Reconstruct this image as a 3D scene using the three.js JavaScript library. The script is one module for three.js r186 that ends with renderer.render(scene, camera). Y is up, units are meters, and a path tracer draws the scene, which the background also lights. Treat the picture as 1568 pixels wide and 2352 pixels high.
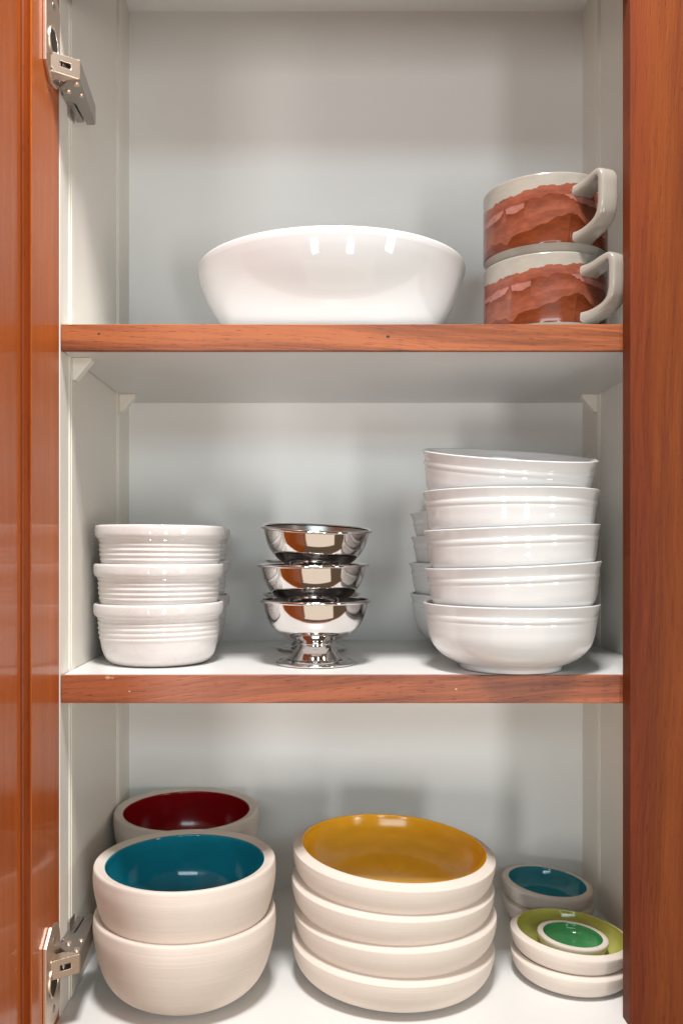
import * as THREE from 'three';
import { RoundedBoxGeometry } from 'three/addons/geometries/RoundedBoxGeometry.js';
import { mergeGeometries } from 'three/addons/utils/BufferGeometryUtils.js';
import { RectAreaLightUniformsLib } from 'three/addons/lights/RectAreaLightUniformsLib.js';

// ---------------------------------------------------------------- camera, light, exposure
const scene = new THREE.Scene();
const camera = new THREE.PerspectiveCamera(60.2, 1568 / 2352, 0.02, 50);
camera.position.set(0, 0, 0.78);
camera.lookAt(0, 0, -1);
camera.setViewOffset(1568, 2352, 62, -79, 1568, 2352);   // a lens shifted right and up, verticals stay vertical
camera.focus = 0.80; camera.userData.fStop = 8;
camera.updateProjectionMatrix();

scene.background = new THREE.Color().setRGB(0.20, 0.13, 0.08);   // dim warm room around the open cabinet
RectAreaLightUniformsLib.init();
function panelLight(color, intensity, w, h, at, to) {
  const l = new THREE.RectAreaLight(new THREE.Color().setRGB(...color), intensity, w, h);
  l.position.set(...at); scene.add(l); l.lookAt(...to); return l;
}
panelLight([1.0, 0.99, 0.97], 56, 0.20, 0.46, [-0.55, -0.36, 2.05], [0, -0.05, -0.1]);    // window, left
panelLight([1.0, 0.99, 0.97], 38, 0.20, 0.46, [0.56, -0.36, 2.05], [0, -0.05, -0.1]);      // window, right
panelLight([1.0, 0.94, 0.86], 22, 0.25, 0.50, [1.55, -0.10, 1.35], [0, 0, -0.1]);        // window on the right-hand wall
panelLight([0.78, 0.95, 1.0], 13, 1.5, 0.30, [0, 0.56, 2.3], [0, 0, -0.1]);              // pale light from high on the far side of the room
panelLight([1.0, 0.86, 0.70], 1.3, 2.6, 1.0, [0.1, -1.15, 1.6], [0, 0, -0.1]);          // light coming back up from the worktop
panelLight([1.0, 0.98, 0.96], 250, 0.24, 0.24, [0.02, 1.32, 0.56], [0.02, -0.2, -0.02]); // ceiling lamp above

const renderer = new THREE.WebGLRenderer({ antialias: true });
renderer.setSize(682, 1024);
renderer.toneMapping = THREE.LinearToneMapping;
renderer.toneMappingExposure = 0.76;
renderer.shadowMap.enabled = true;

// ---------------------------------------------------------------- helpers
let seed = 12345;
const rnd = () => ((seed = (Math.imul(seed, 1664525) + 1013904223) >>> 0) / 4294967296);
function hash(x, y, s) {
  let h = Math.imul(x | 0, 374761393) + Math.imul(y | 0, 668265263) + Math.imul(s | 0, 1442695041);
  h = Math.imul(h ^ (h >>> 13), 1274126177); return ((h ^ (h >>> 16)) >>> 0) / 4294967296;
}
function noise(x, y, s = 0) {
  const i = Math.floor(x), j = Math.floor(y); let f = x - i, g = y - j;
  f = f * f * (3 - 2 * f); g = g * g * (3 - 2 * g);
  const a = hash(i, j, s), b = hash(i + 1, j, s), c = hash(i, j + 1, s), d = hash(i + 1, j + 1, s);
  return a + (b - a) * f + (c - a) * g + (a - b - c + d) * f * g;
}
const fbm = (x, y, s, n = 4) => { let v = 0, a = 0.5, t = 0; for (let k = 0; k < n; k++) { v += a * noise(x, y, s + k); t += a; x *= 2.03; y *= 2.03; a *= 0.5; } return v / t; };
const clamp = (v, a = 0, b = 1) => Math.min(b, Math.max(a, v));
const mix = (a, b, t) => a.map((v, k) => v + (b[k] - v) * t);
const used = new Map();
function numbered(name) { const n = used.get(name) ?? 0; used.set(name, n + 1); return n ? name + '_' + String(n).padStart(3, '0') : name; }
function tag(o, label, category, group) { o.userData.label = label; if (category) o.userData.category = category; if (group) o.userData.group = group; return o; }
function thing(name, label, category, [x, y, z] = [0, 0, 0], group) {
  const o = new THREE.Group(); o.name = numbered(name); o.position.set(x, y, z); scene.add(o);
  return tag(o, label, category, group);
}
function part(name, geometry, material, parent, label) {
  const m = new THREE.Mesh(geometry, material); m.name = name; m.castShadow = m.receiveShadow = true; parent.add(m);
  if (label) m.userData.label = label;
  return m;
}
function box(x0, x1, y0, y1, z0, z1, r = 0) {
  const g = r ? new RoundedBoxGeometry(x1 - x0, y1 - y0, z1 - z0, 2, r) : new THREE.BoxGeometry(x1 - x0, y1 - y0, z1 - z0);
  g.translate((x0 + x1) / 2, (y0 + y1) / 2, (z0 + z1) / 2); return g;
}
// uv from two position axes: u along axis a, v along axis b, normalised to a rectangle
function planarUV(g, a, [a0, a1], b, [b0, b1]) {
  const p = g.attributes.position, uv = new Float32Array(p.count * 2), get = { x: 'getX', y: 'getY', z: 'getZ' };
  for (let i = 0; i < p.count; i++) { uv[2 * i] = (p[get[a]](i) - a0) / (a1 - a0); uv[2 * i + 1] = (p[get[b]](i) - b0) / (b1 - b0); }
  g.setAttribute('uv', new THREE.BufferAttribute(uv, 2)); return g;
}
function dataTexture(w, h, fn, srgb = false) {      // fn(u, v) gives linear [r, g, b]
  const d = new Uint8Array(w * h * 4), enc = (v) => { v = clamp(v); return 255 * (srgb ? (v <= 0.0031308 ? 12.92 * v : 1.055 * v ** (1 / 2.4) - 0.055) : v); };
  for (let j = 0; j < h; j++) for (let i = 0; i < w; i++) {
    const c = fn((i + 0.5) / w, (j + 0.5) / h), o = (j * w + i) * 4;
    d[o] = enc(c[0]); d[o + 1] = enc(c[1]); d[o + 2] = enc(c[2]); d[o + 3] = 255;
  }
  const t = new THREE.DataTexture(d, w, h); t.magFilter = THREE.LinearFilter; t.minFilter = THREE.LinearFilter; t.wrapS = t.wrapT = THREE.RepeatWrapping;
  if (srgb) t.colorSpace = THREE.SRGBColorSpace; t.needsUpdate = true; return t;
}
// mahogany: a metres along the grain, b metres across it; gives [colour, height]
function wood(a, b, s, light, dark, o = {}) {
  const lean = o.lean ?? 0, bb = b + lean * a + (fbm(a * 5, b * 14, s, 3) - 0.5) * (o.warp ?? 0.012);
  const broad = fbm(a * 2.2, bb * 42, s + 11, 3), band = fbm(a * 5, bb * 210, s + 23, 3), fibre = fbm(a * 34, bb * 900, s + 37, 2);
  const pore = noise(a * 190, bb * 2300, s + 51) * 0.6 + noise(a * 110, bb * 1700, s + 53) * 0.6;
  const dash = clamp((pore - 0.80) * 4.5);
  let t = clamp(0.5 + (broad - 0.5) * (o.broad ?? 1.5) + (band - 0.5) * (o.band ?? 0.9) + (fibre - 0.5) * 0.55);
  let c = mix(dark, light, t);
  const k = 1 - dash * (o.pores ?? 0.5); c = [c[0] * k, c[1] * k * (1 - dash * 0.1), c[2] * k];
  return [c, 0.6 + (fibre - 0.5) * 0.35 - dash * 0.5];
}
function woodMaterial(w, h, A, B, s, light, dark, o, along = 'u') {   // A, B: metres of the surface along and across the grain
  const at = (u, v) => (along === 'u' ? [u * A, v * B] : [v * A, u * B]);
  const map = dataTexture(w, h, (u, v) => { const [a, b] = at(u, v); let c = wood(a, b, s, light, dark, o)[0]; return o.spots ? o.spots(a, b, c) : c; }, true);
  const bump = dataTexture(w, h, (u, v) => { const [a, b] = at(u, v), x = wood(a, b, s, light, dark, o)[1]; return [x, x, x]; });
  return new THREE.MeshPhysicalMaterial({ map, bumpMap: bump, bumpScale: o.bump ?? 0.00025, roughness: o.rough ?? 0.42, clearcoat: o.coat ?? 0.3, clearcoatRoughness: o.coatRough ?? 0.25, specularIntensity: o.spec ?? 1 });
}
const smooth = (pts, n = 6) => new THREE.SplineCurve(pts.map((p) => new THREE.Vector2(...p))).getPoints((pts.length - 1) * n);
const lathe = (pts, seg = 128) => new THREE.LatheGeometry(pts.map((p) => (p.isVector2 ? p : new THREE.Vector2(...p))), seg);

// ---------------------------------------------------------------- materials
const laminateBump = dataTexture(256, 256, (u, v) => { const x = 0.5 + (fbm(u * 90, v * 90, 3, 3) - 0.5) * 0.6; return [x, x, x]; });
laminateBump.repeat.set(1, 1);
const laminate = new THREE.MeshPhysicalMaterial({ color: new THREE.Color().setRGB(0.84, 0.845, 0.83), roughness: 0.42, bumpMap: laminateBump, bumpScale: 0.00006 });
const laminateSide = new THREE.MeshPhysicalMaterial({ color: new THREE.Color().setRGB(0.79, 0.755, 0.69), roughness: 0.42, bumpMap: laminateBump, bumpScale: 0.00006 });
const laminateShelf = new THREE.MeshPhysicalMaterial({ color: new THREE.Color().setRGB(0.72, 0.715, 0.70), roughness: 0.30, bumpMap: laminateBump, bumpScale: 0.00003 });
const plasticWhite = new THREE.MeshPhysicalMaterial({ color: new THREE.Color().setRGB(0.80, 0.765, 0.69), roughness: 0.35 });
const glazeWhite = new THREE.MeshPhysicalMaterial({ color: new THREE.Color().setRGB(0.675, 0.678, 0.68), roughness: 0.05, specularIntensity: 1, ior: 1.52 });
const steel = new THREE.MeshPhysicalMaterial({ color: new THREE.Color().setRGB(0.66, 0.64, 0.63), metalness: 1, roughness: 0.07 });
const steelInsideShade = new THREE.MeshPhysicalMaterial({ color: new THREE.Color().setRGB(0.40, 0.385, 0.375), metalness: 1, roughness: 0.3 });  // cup insides: shade between nested cups put into a darker, rougher steel
const nickel = new THREE.MeshPhysicalMaterial({ color: new THREE.Color().setRGB(0.82, 0.69, 0.58), metalness: 1, roughness: 0.34 });  // warm tint in the colour stands in for the orange room reflection
const nickelDull = new THREE.MeshPhysicalMaterial({ color: new THREE.Color().setRGB(0.42, 0.39, 0.36), metalness: 1, roughness: 0.42 });
const recessShade = new THREE.MeshPhysicalMaterial({ color: new THREE.Color().setRGB(0.05, 0.045, 0.04), metalness: 0.6, roughness: 0.5 });

const stripSpots = (marks) => (a, b, c) => { for (const [x, y, r, col] of marks) { const d = Math.hypot((a - x) * 0.7, b - y); if (d < r) c = mix(c, col, clamp((r - d) / r * 2.2)); } return c; };
const W_LIGHT = [0.50, 0.195, 0.085], W_DARK = [0.27, 0.082, 0.032];
const stripWood = [
  woodMaterial(2048, 96, 0.55, 0.024, 101, [0.36, 0.108, 0.036], [0.145, 0.036, 0.011], { lean: 0.05, warp: 0.02, spots: stripSpots([[0.289, 0.0125, 0.0015, [0.03, 0.015, 0.01]], [0.034, 0.015, 0.0012, [0.08, 0.03, 0.015]]]), pores: 0.38, broad: 1.9, band: 1.2, rough: 0.42, coat: 0.12, spec: 0.6, coatRough: 0.3 }),
  woodMaterial(2048, 96, 0.55, 0.024, 207, [0.335, 0.097, 0.038], [0.13, 0.031, 0.012], { lean: -0.07, warp: 0.024, spots: stripSpots([[0.042, 0.0228, 0.0020, [0.55, 0.30, 0.18]], [0.046, 0.0224, 0.0012, [0.5, 0.26, 0.15]], [0.061, 0.0105, 0.0007, [0.62, 0.4, 0.28]], [0.349, 0.0125, 0.0008, [0.62, 0.4, 0.28]]]), pores: 0.38, broad: 1.9, band: 1.2, rough: 0.42, coat: 0.12, spec: 0.6, coatRough: 0.3 }),
];
const stileWood = woodMaterial(320, 2048, 1.12, 0.09, 311, [0.190, 0.045, 0.008], [0.100, 0.019, 0.004], { spots: (a, b, c) => { const t = clamp((0.0245 + (fbm(a * 4, 0.5, 77, 2) - 0.5) * 0.006 - b) / 0.012); return [c[0] * (1 - 0.1 * t), c[1] * (1 - 0.24 * t), c[2] * (1 - 0.05 * t)]; }, lean: -0.035, warp: 0.012, rough: 0.55, coat: 0.0, spec: 0.35, broad: 1.7, band: 0.75, pores: 0.2 }, 'v');
const doorWood = woodMaterial(640, 1536, 1.12, 0.44, 419, [0.53, 0.118, 0.006], [0.37, 0.071, 0.004], { warp: 0.02, broad: 1.0, band: 0.6, pores: 0.22, rough: 0.4, coat: 0.42, spec: 0.5, coatRough: 0.1, bump: 0.00008 }, 'v');
const grooveWood = doorWood.clone(); grooveWood.color.setRGB(0.42, 0.34, 0.3); grooveWood.clearcoat = 0.2;   // darker, thinner-coated copy of the door wood for the moulding
const clay = new THREE.MeshPhysicalMaterial({ color: 0xffffff, roughness: 0.78,
  map: dataTexture(512, 256, (u, v) => {
    const w = Math.abs(u - 0.5) * 2, rings = fbm(w * 3, v * 70, 71, 3) - 0.5, cloud = fbm(w * 9, v * 9, 72, 3) - 0.5, speck = hash(Math.floor(u * 512), Math.floor(v * 256), 74) > 0.9975 ? 0.16 : 0;
    const k = 1 + rings * 0.07 + cloud * 0.06 - speck; return [0.66 * k, 0.58 * k, 0.515 * k];
  }, true),
  bumpMap: dataTexture(512, 512, (u, v) => { const x = 0.5 + (fbm(Math.abs(u - 0.5) * 6, v * 150, 75, 3) - 0.5) * 0.7; return [x, x, x]; }), bumpScale: 0.00012 });
const glaze = (r, g, b, rough = 0.09) => new THREE.MeshPhysicalMaterial({ roughness: rough, ior: 1.5, color: 0xffffff,
  map: dataTexture(256, 128, (u, v) => { const k = 1 + (fbm(u * 22, v * 12, Math.round(r * 900 + g * 70), 3) - 0.5) * 0.22; return [r * k, g * k, b * k]; }, true) });
const glazeTeal = glaze(0.010, 0.215, 0.295), glazeRed = glaze(0.23, 0.003, 0.006, 0.16), glazeYellow = glaze(0.84, 0.44, 0.025, 0.16), glazeLime = glaze(0.42, 0.42, 0.085, 0.1), glazeGreen = glaze(0.05, 0.25, 0.085, 0.1), glazeTealPale = glaze(0.02, 0.20, 0.25);

// ---------------------------------------------------------------- cabinet
const XL = -0.2242, XR = 0.3242, ZB = -0.29, FLOOR = -0.415, MID = -0.1142, UP = 0.1960, TOP = 0.648, SX = 0.2715;
const cabinet = thing('kitchen_cabinet', 'open wooden kitchen cabinet with white inside, two shelves and its door swung open', 'cabinet', [0, 0, 0]);
{
  const u = (g, a, b) => planarUV(g, a, [0, 0.25], b, [0, 0.25]);
  part('back_panel', u(box(XL - 0.018, XR + 0.018, FLOOR - 0.02, TOP + 0.02, ZB - 0.01, ZB), 'x', 'y'), laminate, cabinet);
  part('side_panel', u(box(XL - 0.018, XL, FLOOR - 0.02, TOP + 0.02, ZB, 0), 'z', 'y'), laminateSide, cabinet);
  part('side_panel', u(box(XR, XR + 0.018, FLOOR - 0.02, TOP + 0.02, ZB, 0), 'z', 'y'), laminateSide, cabinet);
  part('bottom_panel', u(box(XL, XR, FLOOR - 0.02, FLOOR, ZB, 0.0185), 'x', 'z'), laminateShelf, cabinet);
  part('top_panel', u(box(XL, XR, TOP, TOP + 0.02, ZB, 0), 'x', 'z'), laminate, cabinet);
  // face frame: right stile, top rail, bottom rail, left stile behind the door
  const uvF = (g) => planarUV(g, 'x', [SX, SX + 0.09], 'y', [-0.47, 0.65]);
  part('stile', uvF(box(SX, SX + 0.085, -0.47, 0.70, 0.0003, 0.0194, 0.0009)), stileWood, cabinet);
  part('stile', uvF(box(XL - 0.045, XL - 0.0215, -0.47, 0.70, 0.0003, 0.0194, 0.0009)), stileWood, cabinet);
  part('top_rail', planarUV(box(XL - 0.0215, SX, 0.4845, 0.70, 0.0003, 0.0190), 'y', [0, 0.09], 'x', [-0.47, 0.65]), stileWood, cabinet);
  part('bottom_rail', planarUV(box(XL - 0.0215, SX, -0.47, FLOOR - 0.021, 0.0003, 0.0190), 'y', [0, 0.09], 'x', [-0.47, 0.65]), stileWood, cabinet);
  // shelves: white board with a mahogany strip on the front edge
  for (const [i, y, lbl] of [[0, UP, 'upper shelf with orange brown front edge'], [1, MID, 'middle shelf with reddish front edge']]) {
    const h = i ? 0.0243 : 0.0233;
    const s = part('shelf', planarUV(box(XL + 0.001, XR - 0.001, y - h + 0.0012, y, ZB + 0.001, -0.0062), 'x', [0, 0.25], 'z', [0, 0.25]), laminateShelf, cabinet, lbl);
    part('front_strip', planarUV(box(XL + 0.0006, XR - 0.001, y - h, y + 0.0003, -0.006, 0, 0.0007), 'x', [XL, XL + 0.55], 'y', [y - h, y - h + 0.024]), stripWood[i], s);
  }
  // shelf support strips let into the side walls
  const strip = (x, side, z0, z1) => {
    const g = mergeGeometries([box(x, x + side * 0.0016, FLOOR + 0.001, TOP - 0.001, z0 + 0.0022, z1 - 0.006, 0).toNonIndexed(), box(x, x + side * 0.0009, FLOOR + 0.001, TOP - 0.001, z1 - 0.0046, z1 - 0.0012).toNonIndexed()].map((q) => q));
    return planarUV(g, 'z', [0, 0.25], 'y', [0, 0.25]);
  };
  const fix = (x, side, z0, z1) => side > 0 ? strip(x, 1, z0, z1) : planarUV(mergeGeometries([box(x - 0.0016, x, FLOOR + 0.001, TOP - 0.001, z0 + 0.0022, z1 - 0.006), box(x - 0.0009, x, FLOOR + 0.001, TOP - 0.001, z1 - 0.0046, z1 - 0.0012)]), 'z', [0, 0.25], 'y', [0, 0.25]);
  for (const [x, side] of [[XL, 1], [XR, -1]]) for (const [z0, z1] of [[-0.046, -0.026], [-0.242, -0.2215]]) part('support_strip', fix(x, side, z0, z1), plasticWhite, cabinet);
  // white triangular shelf clips
  const clipShape = new THREE.Shape([[0, 0], [0.0165, 0], [0.0165, -0.0022], [0.0045, -0.0165], [0.0022, -0.0195], [0, -0.0195]].map((p) => new THREE.Vector2(...p)));
  const clipG = new THREE.ExtrudeGeometry(clipShape, { depth: 0.0105, bevelEnabled: true, bevelThickness: 0.0006, bevelSize: 0.0006, bevelSegments: 2 });
  for (const [y, h] of [[UP, 0.0233]]) for (const side of [1, -1]) for (const z of [-0.0425, -0.238]) {
    const c = part('shelf_clip', clipG, plasticWhite, cabinet);
    c.position.set(side > 0 ? XL + 0.0024 : XR - 0.0024, y - h + 0.0004, side > 0 ? z : z + 0.0105); if (side < 0) c.rotation.y = Math.PI;
  }
  // open door, seen along its inner face
  const DX = -0.2245, dz = 0.0785;
  const uvD = (g) => planarUV(g, 'z', [0, 0.44], 'y', [-0.47, 0.65]);
  const door = part('door', uvD(box(DX - 0.02, DX, -0.455, 0.6, 0.0015, dz, 0.0012)), doorWood, cabinet, 'glossy orange brown cabinet door standing open');
  part('door_panel', uvD(box(DX - 0.018, DX - 0.0058, -0.455, 0.6, dz, 0.34)), doorWood, door);
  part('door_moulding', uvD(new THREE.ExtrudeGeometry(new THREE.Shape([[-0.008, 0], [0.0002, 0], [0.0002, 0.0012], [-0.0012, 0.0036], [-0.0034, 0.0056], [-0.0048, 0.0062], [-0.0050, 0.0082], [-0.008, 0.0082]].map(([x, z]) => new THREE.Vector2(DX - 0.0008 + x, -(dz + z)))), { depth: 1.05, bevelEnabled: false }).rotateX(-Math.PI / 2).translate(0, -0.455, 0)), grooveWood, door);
  part('door_stile', uvD(box(DX - 0.02, DX, -0.455, 0.6, 0.34, 0.41, 0.0012)), doorWood, door);
}
// hinges: plate and cup on the door, bracket, arm and base plate on the side wall
function hinge(yArm, yCup, yLow, yHigh, name) {
  const DX = -0.2245, h = part('hinge', new THREE.ExtrudeGeometry((() => {
    const s = new THREE.Shape(), zf = -0.049, zb = -0.0105;   // drawn in (-z, y)
    s.moveTo(zf, yLow + 0.011); s.lineTo(zf, yHigh - 0.011); s.lineTo(-0.034, yHigh); s.lineTo(-0.02, yHigh - 0.0015); s.quadraticCurveTo(zb, yHigh - 0.006, zb, yHigh - 0.018);
    s.lineTo(zb, yLow + 0.018); s.quadraticCurveTo(zb, yLow + 0.006, -0.02, yLow + 0.0015); s.lineTo(-0.034, yLow); s.closePath(); return s;
  })(), { depth: 0.0019, bevelEnabled: true, bevelThickness: 0.0006, bevelSize: 0.0006, bevelSegments: 3 }).rotateY(Math.PI / 2).translate(DX + 0.0007, 0, 0), nickel, cabinet, name);
  part('hinge_cup', new THREE.TorusGeometry(0.0125, 0.0013, 10, 40).rotateY(Math.PI / 2).translate(DX + 0.0034, yCup, 0.030), nickel, h);
  part('cup_recess_disc', new THREE.CylinderGeometry(0.0118, 0.0118, 0.0006, 32).rotateZ(Math.PI / 2).translate(DX + 0.0033, yCup, 0.030), recessShade, h);  // flat disc, shade of the cup recess painted as a dark colour
  for (const y of [yLow + 0.013, yHigh - 0.013]) part('screw', new THREE.SphereGeometry(0.0034, 20, 10, 0, Math.PI * 2, 0, Math.PI / 2).scale(1, 0.35, 1).rotateZ(-Math.PI / 2).translate(DX + 0.0031, y, 0.029), nickelDull, h);
  // bracket: folded sheet with a slot, its face turned half to the room
  const s = new THREE.Shape(), r = 0.0018, w = 0.0255, q = 0.0078;
  s.moveTo(0, -q + 0.004); s.lineTo(0.004, -q); s.lineTo(w - r, -q); s.quadraticCurveTo(w, -q, w, -q + r); s.lineTo(w, q - r); s.quadraticCurveTo(w, q, w - r, q); s.lineTo(0.001, q); s.lineTo(0, q - 0.001); s.closePath();
  const slot = new THREE.Path(); slot.moveTo(0.0075, -0.0026); slot.lineTo(0.0165, -0.0026); slot.quadraticCurveTo(0.018, -0.0026, 0.018, -0.0010); slot.lineTo(0.018, 0.0015); slot.quadraticCurveTo(0.018, 0.003, 0.0165, 0.003); slot.lineTo(0.0075, 0.003); slot.closePath(); s.holes.push(slot);
  const face = new THREE.ExtrudeGeometry(s, { depth: 0.0008, bevelEnabled: true, bevelThickness: 0.0004, bevelSize: 0.0004, bevelSegments: 2 });
  const fl = (y) => { const g = new RoundedBoxGeometry(w - 0.002, 0.0013, 0.011, 2, 0.0005); g.translate(w / 2, y, -0.005); return g; };
  const pose = (g) => g.rotateY(0.62).translate(DX + 0.0024, yArm, 0.0365);
  const strip = (g) => { const n = g.index ? g.toNonIndexed() : g; for (const k of Object.keys(n.attributes)) if (!['position', 'normal', 'uv'].includes(k)) n.deleteAttribute(k); return n; };
  part('bracket', pose(mergeGeometries([face, fl(q - 0.0002), fl(-q + 0.0002)].map(strip))), nickel, h);
  part('bracket_core', pose(new THREE.CylinderGeometry(0.0022, 0.0022, 0.0145, 16).translate(0.0125, 0, -0.004)), nickelDull, h);
  // arm
  const a = new THREE.Shape([[0.0225, -0.2012], [-0.056, -0.2075], [-0.0575, -0.2095], [-0.0575, -0.2148], [-0.019, -0.2148], [-0.006, -0.2212], [0.011, -0.2212], [0.0205, -0.2125]].map(([z, x]) => new THREE.Vector2(x, -z)));
  const armG = new THREE.ExtrudeGeometry(a, { depth: 0.0166, bevelEnabled: true, bevelThickness: 0.0007, bevelSize: 0.0006, bevelSegments: 2 }).rotateX(-Math.PI / 2);
  part('hinge_arm', armG.translate(0, yArm - 0.0083, 0), nickelDull, h);
  part('base_plate', mergeGeometries([strip(new RoundedBoxGeometry(0.0068, 0.017, 0.05, 2, 0.0008).translate(-0.2206, yArm, -0.029)), strip(new RoundedBoxGeometry(0.002, 0.034, 0.017, 2, 0.0006).translate(-0.2230, yArm, -0.031))]), nickelDull, h);
  for (const [x, z, rr] of [[-0.2155, 0.0045, 0.0028], [-0.2062, -0.002, 0.0024], [-0.2052, 0.0165, 0.0031]]) for (const k of [1, -1])
    part('rivet', new THREE.CylinderGeometry(rr * 0.8, rr, 0.0012, 20).rotateX(k > 0 ? 0 : Math.PI).translate(x, yArm + k * 0.0096, z), nickel, h);
  for (const [z, rr] of [[-0.012, 0.0024], [-0.036, 0.0034]]) part('adjusting_screw', new THREE.CylinderGeometry(rr, rr, 0.002, 20).rotateZ(Math.PI / 2).translate(-0.2034 + z * 0.08 - 0.0006, yArm, z), nickel, h);
}
hinge(0.4085, 0.4265, 0.3925, 0.4720, 'upper metal hinge reaching from the door to the side wall');
hinge(-0.3575, -0.3690, -0.4060, -0.3225, 'lower metal hinge reaching from the door to the side wall');

// ---------------------------------------------------------------- dishes
// large white serving bowl, upper shelf
{
  const o = thing('serving_bowl', 'large round white serving bowl alone on the upper shelf beside the mugs', 'bowl', [0.0175, UP, -0.130]);
  const out = smooth([[0.070, 0.0015], [0.090, 0.010], [0.1055, 0.022], [0.1175, 0.037], [0.1265, 0.053], [0.1328, 0.069], [0.1358, 0.0795]], 6);
  const rim = smooth([[0.1360, 0.0815], [0.1361, 0.0842], [0.1350, 0.0857], [0.1334, 0.0852], [0.1322, 0.083]], 4);
  const inn = smooth([[0.1312, 0.078], [0.1270, 0.064], [0.1165, 0.043], [0.100, 0.022], [0.075, 0.010], [0.04, 0.0065], [0, 0.006]], 5);
  part('body', lathe([[0, 0.0022], [0.062, 0.0022], ...out, ...rim, ...inn], 160), glazeWhite, o);
  part('foot', lathe([[0.061, 0.003], [0.0615, 0.0003], [0.065, 0], [0.0685, 0.0006], [0.071, 0.0035]], 96), glazeWhite, o);
}
// mugs with a torn-paper landscape print
const mugPrint = (() => {
  const c = document.createElement('canvas'); c.width = 2048; c.height = 512; const g = c.getContext('2d');
  g.fillStyle = '#938d84'; g.fillRect(0, 0, 2048, 512);
  const edge = (pts, s, amp, fill, close = 512) => {     // pts: u (0..1 across the front half), v (0 top of print area)
    g.beginPath(); let first = true;
    for (let x = 0; x <= 2048; x += 3) {
      const u = x / 2048; let k = 0; while (k < pts.length - 2 && u > pts[k + 1][0]) k++;
      const [a, b] = [pts[k], pts[k + 1]], t = clamp((u - a[0]) / (b[0] - a[0])), e = t * t * (3 - 2 * t);
      const tear = amp * (0.7 * (Math.floor(noise(x / 17, 0, s) * 5) / 5 - 0.5) + 0.8 * (noise(x / 46, 3, s) - 0.5) + 0.28 * (noise(x / 5, 9, s) - 0.5));
      const y = (a[1] + (b[1] - a[1]) * e) * 512 + tear * 512; if (first) { g.moveTo(x, y); first = false; } else g.lineTo(x, y);
    }
    g.lineTo(2048, close); g.lineTo(0, close); g.closePath(); g.fillStyle = fill; g.fill();
  };
  const hex = (a, b, t) => '#' + [0, 2, 4].map((k) => Math.round(parseInt(a.slice(1 + k, 3 + k), 16) * (1 - t) + parseInt(b.slice(1 + k, 3 + k), 16) * t).toString(16).padStart(2, '0')).join('');
  const wash = (pts, s, amp, c0, c1, depth) => { for (let k = 0; k < 9; k++) edge(pts.map(([u, v]) => [u, v + depth * k / 8]), s, amp * (1 - 0.75 * k / 8), hex(c0, c1, k / 8)); };
  wash([[0, 0.28], [0.242, 0.216], [0.31, 0.27], [0.322, 0.25], [0.375, 0.236], [0.428, 0.194], [0.479, 0.17], [0.524, 0.152], [0.541, 0.136], [0.568, 0.21], [0.61, 0.23], [0.75, 0.30], [1, 0.30]], 1, 0.028, '#a65f4a', '#9c5340', 0.14);
  edge([[0, 0.45], [0.274, 0.437], [0.349, 0.40], [0.41, 0.375], [0.42, 0.36], [0.53, 0.30], [0.545, 0.34], [0.61, 0.37], [1, 0.40]], 5, 0.022, '#bd7c6e');
  wash([[0, 0.55], [0.274, 0.50], [0.28, 0.54], [0.29, 0.535], [0.335, 0.50], [0.349, 0.44], [0.352, 0.39], [0.356, 0.41], [0.36, 0.49], [0.385, 0.50], [0.409, 0.455], [0.4105, 0.358], [0.43, 0.33], [0.45, 0.335], [0.46, 0.305], [0.482, 0.296], [0.504, 0.30], [0.516, 0.33], [0.527, 0.366], [0.539, 0.40], [0.555, 0.427], [0.59, 0.437], [0.65, 0.45], [1, 0.55]], 2, 0.022, '#85402a', '#a45c46', 0.16);
  wash([[0, 0.66], [0.33, 0.66], [0.42, 0.60], [0.47, 0.54], [0.53, 0.50], [0.56, 0.53], [0.6, 0.58], [1, 0.66]], 6, 0.010, '#9a543d', '#a25a44', 0.12);
  wash([[0, 1.1], [0.36, 1.0], [0.366, 0.90], [0.381, 0.82], [0.395, 0.805], [0.416, 0.787], [0.46, 0.724], [0.495, 0.627], [0.527, 0.576], [0.541, 0.606], [0.568, 0.709], [0.60, 0.80], [0.70, 0.90], [1, 1.0]], 3, 0.018, '#773519', '#8a4429', 0.22);
  wash([[0, 1.1], [0.515, 1.0], [0.524, 0.62], [0.54, 0.60], [0.552, 0.66], [0.57, 0.75], [0.60, 0.86], [0.66, 1.0], [1, 1.1]], 9, 0.02, '#6b2e14', '#7e3b22', 0.2);
  edge([[0, 0.90], [0.29, 0.86], [0.305, 0.83], [0.32, 0.86], [0.335, 0.85], [0.36, 0.93], [0.38, 1.02], [1, 1.05]], 4, 0.014, '#7c3a26');
  const img = g.getImageData(0, 0, 2048, 512), d = img.data;
  for (let j = 0; j < 512; j++) for (let i = 0; i < 2048; i++) { const print = d[(j * 2048 + i) * 4] - d[(j * 2048 + i) * 4 + 2] > 30, k = (print ? 0.76 : 1) * (1 + (fbm(i / 40, j / 26, 88, 4) - 0.5) * (print ? 0.34 : 0.08)), o = (j * 2048 + i) * 4; d[o] *= k; d[o + 1] *= k; d[o + 2] *= k; }
  g.putImageData(img, 0, 0);
  const t = new THREE.CanvasTexture(c); t.colorSpace = THREE.SRGBColorSpace; t.magFilter = THREE.LinearFilter; t.wrapS = THREE.RepeatWrapping; return t;
})();
const mugGlaze = new THREE.MeshPhysicalMaterial({ color: new THREE.Color(0x938d84), roughness: 0.16 });
const mugPrinted = new THREE.MeshPhysicalMaterial({ map: mugPrint, roughness: 0.14 });
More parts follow.
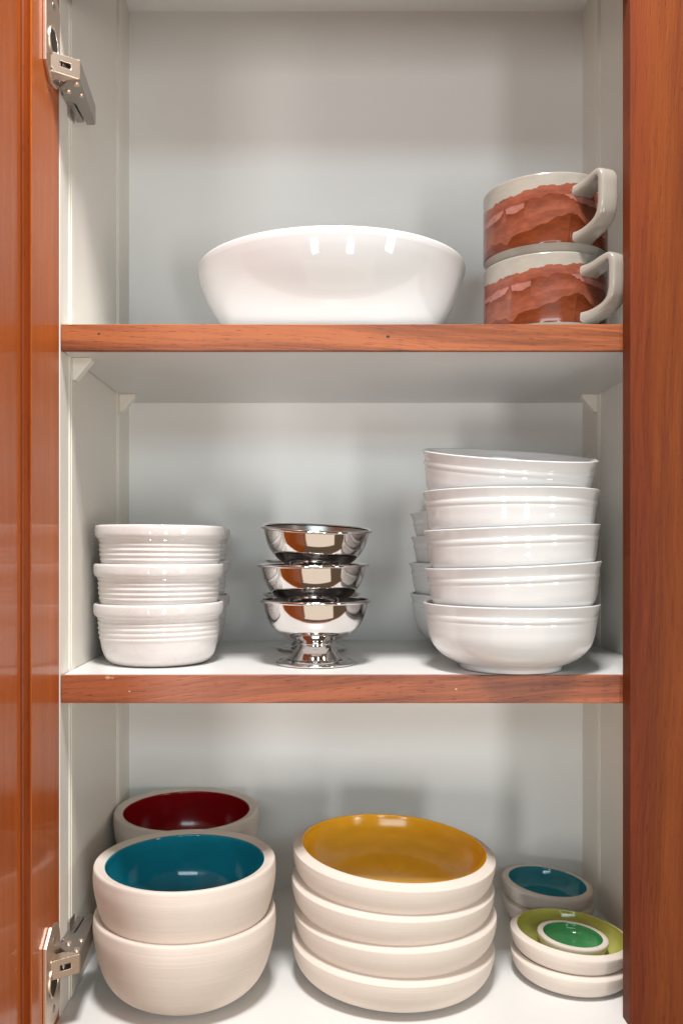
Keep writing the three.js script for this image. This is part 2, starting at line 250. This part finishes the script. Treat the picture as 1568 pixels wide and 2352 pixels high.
function mug(label, [x, y, z], turn, printTurn) {
  const o = thing('mug', label, 'mug', [x, y, z], 'wide mugs stacked on the upper shelf');
  const R = 0.0586, H = 0.072;
  part('body', lathe([[0, 0.003], [0.050, 0.003], [0.0512, 0.0006], [0.053, 0], [0.0545, 0.0008], [0.0568, 0.0055], [0.0580, 0.0078]], 128), mugGlaze, o);
  const wall = lathe(smooth([[0.0580, 0.0078], [R, 0.0092], [R, 0.02], [R, 0.036], [R, 0.052], [R, 0.066], [R, 0.0705]], 3), 128);
  { // uv: u round the mug, v up it
    const p = wall.attributes.position, uv = wall.attributes.uv; for (let i = 0; i < p.count; i++) uv.setXY(i, uv.getX(i), (p.getY(i) - 0.0078) / (0.0705 - 0.0078));
    wall.rotateY(Math.PI + printTurn);
  }
  part('printed_wall', wall, mugPrinted, o);
  part('rim', lathe([...smooth([[R, 0.0705], [R - 0.0004, 0.0717], [R - 0.0018, 0.0723], [R - 0.0032, 0.0716], [R - 0.0036, 0.07]], 3), [R - 0.004, 0.05], [R - 0.005, 0.012], [R - 0.012, 0.0065], [0, 0.006]], 128), mugGlaze, o);
  // handle: a flat strap, square at the top, sloping back to the wall below; drawn in (out, y)
  const path = new THREE.CatmullRomCurve3([[-0.002, 0.0552], [0.011, 0.0575], [0.0215, 0.0604], [0.0286, 0.0608], [0.0318, 0.0570], [0.0324, 0.0450], [0.0317, 0.0315], [0.0295, 0.0240], [0.0235, 0.0188], [0.011, 0.0148], [-0.002, 0.0128]].map(([a, b]) => new THREE.Vector3(R + a, b, 0)), false, 'centripetal');
  const N = 56, M = 20, pos = [], idx = [];
  for (let i = 0; i <= N; i++) {
    const t = i / N, p = path.getPoint(t), d = path.getTangent(t), e = Math.min(t, 1 - t), flare = Math.exp(-e * 16);
    const hw = 0.0090 + 0.0030 * flare, ht = 0.0038 + 0.0016 * flare;
    for (let k = 0; k < M; k++) {
      const th = k / M * Math.PI * 2, sg = (v) => Math.sign(v) * Math.abs(v) ** 0.5, a = sg(Math.cos(th)) * ht, b = sg(Math.sin(th)) * hw;
      pos.push(p.x - d.y * a, p.y + d.x * a, b);
    }
  }
  for (let i = 0; i < N; i++) for (let k = 0; k < M; k++) { const a = i * M + k, b = i * M + (k + 1) % M; idx.push(a, b, a + M, b, b + M, a + M); }
  const hg = new THREE.BufferGeometry(); hg.setAttribute('position', new THREE.Float32BufferAttribute(pos, 3)); hg.setIndex(idx); hg.computeVertexNormals();
  const hm = part('handle', hg, mugGlaze, o); hm.rotation.y = turn;
  return o;
}
// handle direction (x, z) = (cos t, -sin t)
const facing = (dx, dz) => Math.atan2(-dz, dx);
mug('bottom mug of the pair, handle half hidden behind the wooden frame', [0.2240, UP, -0.080], facing(Math.sin(0.50), Math.cos(0.50)), 0.10);
mug('top mug of the pair, terracotta landscape print and whole handle visible', [0.2237, UP + 0.0724, -0.080], facing(Math.sin(0.375), Math.cos(0.375)), 0.0);

// ramekins
const crackle = (() => {
  const c = document.createElement('canvas'); c.width = 2048; c.height = 512; const g = c.getContext('2d');
  g.fillStyle = '#d6d2d0'; g.fillRect(0, 0, 2048, 512);
  for (let n = 0; n < 420; n++) {
    let x = rnd() * 2048, y = rnd() * 512, a = rnd() * 6.28; g.beginPath(); g.moveTo(x, y);
    for (let k = 0; k < 5 + rnd() * 9; k++) { a += (rnd() - 0.5) * 1.5; x += Math.cos(a) * 9; y += Math.sin(a) * 7; g.lineTo(x, y); }
    g.strokeStyle = `rgba(120,108,100,${0.05 + rnd() * 0.15})`; g.lineWidth = 0.8 + rnd() * 1.4; g.stroke();
  }
  for (let n = 0; n < 60; n++) { g.fillStyle = `rgba(110,95,85,${0.2 + rnd() * 0.3})`; g.beginPath(); g.arc(rnd() * 2048, rnd() * 512, 0.8 + rnd() * 1.6, 0, 6.3); g.fill(); }
  const t = new THREE.CanvasTexture(c); t.colorSpace = THREE.SRGBColorSpace; t.magFilter = THREE.LinearFilter; t.wrapS = THREE.RepeatWrapping; return t;
})();
const ramekinGlaze = new THREE.MeshPhysicalMaterial({ map: crackle, roughness: 0.07, ior: 1.52 });
function makeRamekin() {
  const o = thing('ramekin', '', 'ramekin');
  const ridges = [[0.0597, 0.0436], [0.0588, 0.0426], [0.0598, 0.0402], [0.0589, 0.0378], [0.0596, 0.0354], [0.0586, 0.0330], [0.0592, 0.0306], [0.0582, 0.0282], [0.0586, 0.0260], [0.0577, 0.0236]].reverse();
  const out = smooth([[0.044, 0], [0.048, 0.0014], [0.0525, 0.006], [0.0552, 0.012], [0.0568, 0.0185], ...ridges, [0.0600, 0.0460]], 5);
  part('body', lathe([[0, 0.0008], [0.040, 0.0006], ...out], 128), ramekinGlaze, o);
  part('rim', lathe([...smooth([[0.0598, 0.0455], [0.0610, 0.0462], [0.0626, 0.0482], [0.0634, 0.0510], [0.0635, 0.0560], [0.0630, 0.0585], [0.0615, 0.0594], [0.0598, 0.0588], [0.0588, 0.057]], 4), [0.058, 0.045], [0.0555, 0.02], [0.051, 0.010], [0.045, 0.006], [0, 0.0055]], 128), ramekinGlaze, o);
  return o;
}
const ramekin0 = makeRamekin(); let fresh = true;
function putCopy(proto, first, name, label, [x, y, z], [rx, ry, rz], group) {
  const o = first ? proto : proto.clone(); if (!first) { o.name = numbered(name); scene.add(o); o.userData = { ...proto.userData }; }
  o.position.set(x, y, z); o.rotation.set(rx, ry, rz, 'ZXY'); o.userData.label = label; if (group) o.userData.group = group; return o;
}
const RX = -0.1530, RZ = -0.0955;
[[0, 0, 0.010, 'bottom white ribbed ramekin of the front stack, standing on the middle shelf'], [0.0378, 0, -0.002, 'middle white ribbed ramekin of the front stack of three'], [0.0748, 0, -0.008, 'top white ribbed ramekin of the front stack of three']].forEach(([dy, rx, rz, l], i) =>
  putCopy(ramekin0, i === 0, 'ramekin', l, [RX + [0, -0.0005, 0.0004][i], MID + 0.0003 + dy, RZ], [rx, i * 1.9, rz], 'white ramekins stacked at the left of the middle shelf'));
[[0, 0, 'bottom white ramekin of the rear stack, almost hidden behind the front stack'], [0.0378, 0.004, 'second white ramekin of the rear stack, only its right edge showing'], [0.0748, -0.01, 'top white ramekin of the rear stack, right edge peeking out']].forEach(([dy, rz, l], i) =>
  putCopy(ramekin0, false, 'ramekin', l, [-0.1600, MID + 0.0003 + dy, -0.2250], [0, 2.6 + i, rz], 'white ramekins stacked at the left of the middle shelf'));

// steel dessert cups
function makeCup() {
  const o = thing('dessert_cup', '', 'dessert cup');
  part('foot', lathe([[0, 0.0012], [0.034, 0.0006], ...smooth([[0.0365, 0], [0.0381, 0.0004], [0.0386, 0.0016], [0.0379, 0.0028], [0.0362, 0.0030], [0.0350, 0.0026]], 4), ...smooth([[0.0335, 0.0030], [0.0310, 0.0046], [0.0282, 0.0052], [0.0262, 0.0056]], 4), ...smooth([[0.0258, 0.0062], [0.0225, 0.0102], [0.0185, 0.0152], [0.0160, 0.0182], [0.0153, 0.0193]], 4)], 128), steel, o);
  part('stem', lathe([...smooth([[0.0153, 0.0193], [0.0158, 0.0202], [0.0185, 0.0216], [0.0222, 0.0233], [0.0250, 0.0246], [0.0257, 0.0256], [0.0250, 0.0264], [0.0230, 0.0262]], 5)], 128), steel, o);
  const out = smooth([[0.0205, 0.0226], [0.0268, 0.0248], [0.0330, 0.0283], [0.0390, 0.0330], [0.0440, 0.0390], [0.0474, 0.0456], [0.0496, 0.0525], [0.0512, 0.0605]], 6);
  const inn = smooth([[0.0504, 0.0605], [0.0488, 0.0527], [0.0466, 0.0460], [0.0432, 0.0396], [0.0382, 0.0338], [0.0323, 0.0293], [0.0262, 0.0260], [0.014, 0.0246], [0, 0.0244]], 6);
  part('bowl', lathe([[0, 0.0226], ...out, [0.0510, 0.0618], [0.0504, 0.0606]], 128), steel, o);
  part('inside', lathe(inn, 128), steelInsideShade, o);
  const ring = [[0.0511, 0.0600]]; for (let k = 0; k <= 14; k++) { const t = -Math.PI * 0.75 + k / 14 * Math.PI * 1.6; ring.push([0.0525 + Math.cos(t) * 0.0017, 0.0611 + Math.sin(t) * 0.0016]); } ring.push([0.0508, 0.0616]);
  part('rolled_rim', lathe(ring, 128), steel, o);
  return o;
}
const cup0 = makeCup();
[[0.0010, 0, -0.0800, 0, 0.000, 'bottom steel dessert cup of the front stack, its stem and round foot visible'], [-0.0008, 0.0344, -0.0800, 0.006, 0.004, 'middle steel dessert cup of the front stack of three'], [-0.0006, 0.0703, -0.0800, 0.085, -0.045, 'top steel dessert cup of the front stack, tilted to the right']].forEach(([x, dy, z, rx, rz, l], i) =>
  putCopy(cup0, i === 0, 'dessert_cup', l, [x, MID + 0.0003 + dy, z], [rx, i * 0.8, rz], 'stainless steel dessert cups on the middle shelf'));
[[-0.0030, 0, -0.2000, 0, 0, 'lower steel dessert cup behind the front stack, foot and rim edge showing'], [-0.0030, 0.0350, -0.2000, 0.0, -0.045, 'upper steel dessert cup behind the front stack, only its left rim showing']].forEach(([x, dy, z, rx, rz, l], i) =>
  putCopy(cup0, false, 'dessert_cup', l, [x, MID + 0.0003 + dy, z], [rx, i, rz], 'stainless steel dessert cups on the middle shelf'));

// white cereal bowls
function makeCereal() {
  const o = thing('cereal_bowl', '', 'bowl');
  part('foot', lathe([[0, 0.0016], [0.0415, 0.0014], ...smooth([[0.0428, 0.0003], [0.0445, 0], [0.0462, 0.0006], [0.0468, 0.0022], [0.0482, 0.0042], [0.0505, 0.0058]], 4)], 128), glazeWhite, o);
  const out = smooth([[0.0500, 0.0056], [0.0575, 0.0092], [0.0655, 0.0145], [0.0722, 0.0225], [0.0756, 0.0310], [0.0770, 0.0395], [0.0778, 0.0448], [0.0778, 0.0468], [0.0786, 0.0486], [0.0788, 0.0508], [0.0784, 0.0526], [0.0790, 0.0552], [0.0801, 0.0584]], 5);
  const rim = smooth([[0.0806, 0.0597], [0.0810, 0.0608], [0.0806, 0.0616], [0.0796, 0.0617], [0.0784, 0.0610]], 4);
  const inn = smooth([[0.0772, 0.0595], [0.0752, 0.0540], [0.0742, 0.0440], [0.0722, 0.0330], [0.0680, 0.0235], [0.0605, 0.0160], [0.0490, 0.0108], [0.030, 0.0080], [0, 0.0074]], 5);
  part('body', lathe([...out, ...rim, ...inn], 160), glazeWhite, o);
  return o;
}
const cereal0 = makeCereal();
const CX = 0.1835, CZ = -0.0490, CG = 'white cereal bowls stacked at the right of the middle shelf';
// a bowl given by the height of its rim's centre, tilted about it
function byRim(proto, first, name, label, x, z, rimY, h, [rx, ry, rz], group) {
  const up = new THREE.Vector3(0, h, 0).applyEuler(new THREE.Euler(rx, ry, rz, 'ZXY'));
  return putCopy(proto, first, name, label, [x - up.x, rimY - up.y, z - up.z], [rx, ry, rz], group);
}
[[0, -0.0527, 0, 0.000, 'bottom white cereal bowl of the front stack, fully visible on the shelf'], [0.0010, -0.0170, 0, 0.046, 'second white cereal bowl from the bottom of the front stack'], [0.0000, 0.0172, 0.0, 0.036, 'middle white cereal bowl of the front stack of five'], [-0.0008, 0.0508, 0.0, 0.0, 'fourth white cereal bowl from the bottom, under the tilted top bowl'], [-0.0006, 0.0862, 0.165, -0.052, 'top white cereal bowl of the front stack, tilted forward showing its inside']].forEach(([dx, ry, rx, rz, l], i) =>
  byRim(cereal0, i === 0, 'cereal_bowl', l, CX + dx, CZ + (i === 4 ? -0.003 : 0), ry + 0.0002, 0.0615, [rx, i * 1.3, rz], CG));
[[-0.0527, 0, 'bottom white cereal bowl of the rear stack, only its left side showing'], [-0.0170, 0.02, 'second white cereal bowl from the bottom of the rear stack'], [0.0150, 0.055, 'third white cereal bowl from the bottom of the rear stack'], [0.0435, 0.085, 'top white cereal bowl of the rear stack, tilted to the left behind']].forEach(([ry, rz, l], i) =>
  byRim(cereal0, false, 'cereal_bowl', l, 0.1880 + [0, -0.001, 0.001, 0][i], -0.2085, ry + 0.0002, 0.0615, [0, i, rz], CG));

// handmade stoneware bowls, raw outside, coloured glaze inside
function stoneware(name, profile, rim, inner, mat, label, group) {
  const o = thing(name, label, 'bowl', [0, 0, 0], group);
  const out = smooth(profile, 5), last = profile[profile.length - 1], first = inner[0];
  part('body', lathe([[0, 0.0006], [profile[0][0] - 0.004, 0.0004], ...out, ...smooth([last, ...rim, first], 3)], 144), clay, o);
  part('glazed_inside', lathe([...smooth(inner, 6)], 144), mat, o);
  return o;
}
const deep = [[0.040, 0], [0.0490, 0.0020], [0.0578, 0.0060], [0.0660, 0.0120], [0.0730, 0.0210], [0.0776, 0.0315], [0.0809, 0.0430], [0.0833, 0.0550], [0.0843, 0.0640], [0.0841, 0.0715]];
const deepRim = [[0.0838, 0.0750], [0.0832, 0.0766], [0.0820, 0.0773], [0.0800, 0.0770], [0.0765, 0.0758]];
const deepIn = [[0.0738, 0.0748], [0.0728, 0.0735], [0.0724, 0.066], [0.0704, 0.0520], [0.0660, 0.0360], [0.0575, 0.0210], [0.0505, 0.0128], [0.0475, 0.0112], [0.030, 0.0098], [0, 0.0094]];
const DG = 'deep stoneware bowls at the left of the cabinet floor';
const BX = -0.1205, BZ = -0.0470;
const bowlA = stoneware('stoneware_bowl', deep, deepRim, deepIn, glazeTeal, 'bottom deep stoneware bowl under the teal bowl, raw pale outside', DG);
bowlA.position.set(BX, FLOOR + 0.0003, BZ);
putCopy(bowlA, false, 'stoneware_bowl', 'deep stoneware bowl with teal glazed inside, top of the left front pair', [BX + 0.0003, FLOOR + 0.0003 + 0.0458, BZ - 0.001], [0.006, 2, 0.006], DG);
const sc = 0.950, shrink = (p) => p.map(([a, b]) => [a * sc, b]);
const bowlR = stoneware('stoneware_bowl', shrink(deep), shrink(deepRim), shrink(deepIn), glazeRed, 'lower stoneware bowl of the rear pair, hidden below the dark red bowl', DG);
bowlR.position.set(-0.1425, FLOOR + 0.0003, -0.2090);
putCopy(bowlR, false, 'stoneware_bowl', 'deep stoneware bowl with dark red glazed inside, behind the teal bowl', [-0.1425, FLOOR + 0.0003 + 0.0455, -0.2090], [0.02, 1, 0], DG);

const shallow = [[0.060, 0], [0.0705, 0.0014], [0.0800, 0.0042], [0.0882, 0.0090], [0.0933, 0.0155], [0.0960, 0.0222], [0.0973, 0.0290], [0.0976, 0.0346]];
const shallowRim = [[0.0975, 0.0352], [0.0971, 0.0357], [0.0966, 0.0359], [0.0930, 0.0377], [0.0898, 0.0393]];
const shallowIn = [[0.0890, 0.0395], [0.0882, 0.0386], [0.0872, 0.0345], [0.0828, 0.0240], [0.0744, 0.0150], [0.0600, 0.0092], [0.040, 0.0072], [0, 0.0066]];
const YX = 0.0765, YZ = -0.0800, YG = 'wide stoneware bowls stacked in the middle of the cabinet floor';
const bowlY = stoneware('wide_bowl', shallow, shallowRim, shallowIn, glazeYellow, '', YG);
[[-0.3765, 0.010, -0.026, -0.0005, 'bottom wide stoneware bowl of the stack of four, resting on the floor'], [-0.3478, 0.004, -0.004, 0.0012, 'second wide stoneware bowl from the bottom of the middle stack'], [-0.3200, 0.012, -0.036, -0.0008, 'third wide stoneware bowl from the bottom, directly under the yellow one'], [-0.2915, 0.034, -0.052, 0.0006, 'wide stoneware bowl with mustard yellow inside, top of the stack of four']].forEach(([ry, rx, rz, dx, l], i) =>
  byRim(bowlY, i === 0, 'wide_bowl', l, YX + dx, YZ, ry, 0.0388, [rx, i * 1.7, rz], YG));

const dishP = [[0.036, 0], [0.0428, 0.0012], [0.0492, 0.0040], [0.0533, 0.0082], [0.0560, 0.0135], [0.0573, 0.0185], [0.0575, 0.0208]];
const dishRim = [[0.0574, 0.0216], [0.0571, 0.0220], [0.0567, 0.0222], [0.0543, 0.0235], [0.0524, 0.0245]];
const dishIn = [[0.0514, 0.0246], [0.0508, 0.0238], [0.0500, 0.0205], [0.0465, 0.0135], [0.0400, 0.0080], [0.030, 0.0056], [0.015, 0.005], [0, 0.0048]];
const LX = 0.2490, LZ = -0.0770, LG = 'small stoneware dishes at the right of the cabinet floor';
const dishL = stoneware('small_dish', dishP, dishRim, dishIn, glazeLime, '', LG);
byRim(dishL, true, 'small_dish', 'lower small stoneware dish under the lime green one, on the floor', LX, LZ, -0.3925, 0.0243, [-0.004, 0, -0.035], LG);
byRim(dishL, false, 'small_dish', 'small stoneware dish with lime green inside holding a tiny green dish', LX - 0.0005, LZ, -0.3730, 0.0243, [0.000, 1, -0.075], LG);
const k2 = 0.058 / 0.0975;
const tiny = stoneware('tiny_dish', [[0.020, 0], [0.0245, 0.0012], [0.0290, 0.0045], [0.0318, 0.0090], [0.0332, 0.0130], [0.0335, 0.0150]], [[0.0333, 0.0160], [0.0325, 0.0167], [0.0305, 0.0170], [0.0290, 0.0170]], [[0.0280, 0.0166], [0.0276, 0.0155], [0.0262, 0.0110], [0.0220, 0.0070], [0.0130, 0.0048], [0, 0.0044]], glazeGreen, 'tiny stoneware dish with bright green inside, sitting in the lime dish', LG);
byRim(tiny, true, 'tiny_dish', tiny.userData.label, LX + 0.0015, LZ - 0.001, -0.3765, 0.017, [0.0, 0, -0.075], LG);
const s5 = 0.0500 / 0.0575, sh = (p) => p.map(([a, b]) => [a * s5, b]);
const rimWide = [[0.0494, 0.0226], [0.0484, 0.0232], [0.0460, 0.0236], [0.0436, 0.0238]], inNarrow = [[0.0424, 0.0236], [0.0419, 0.0228], [0.0410, 0.0195], [0.0380, 0.0130], [0.0330, 0.0082], [0.026, 0.0058], [0.012, 0.005], [0, 0.0048]];
const dishB = stoneware('small_dish', sh(dishP), rimWide, inNarrow, glazeTealPale, '', LG);
byRim(dishB, true, 'small_dish', 'lower small stoneware dish under the rear blue one, by the back wall', 0.2600, -0.2080, -0.3922, 0.0238, [0, 0, -0.01], LG);
byRim(dishB, false, 'small_dish', 'small stoneware dish with pale blue inside, behind the lime dish', 0.2600, -0.2080, -0.3740, 0.0238, [0.02, 1, -0.085], LG);

renderer.render(scene, camera);
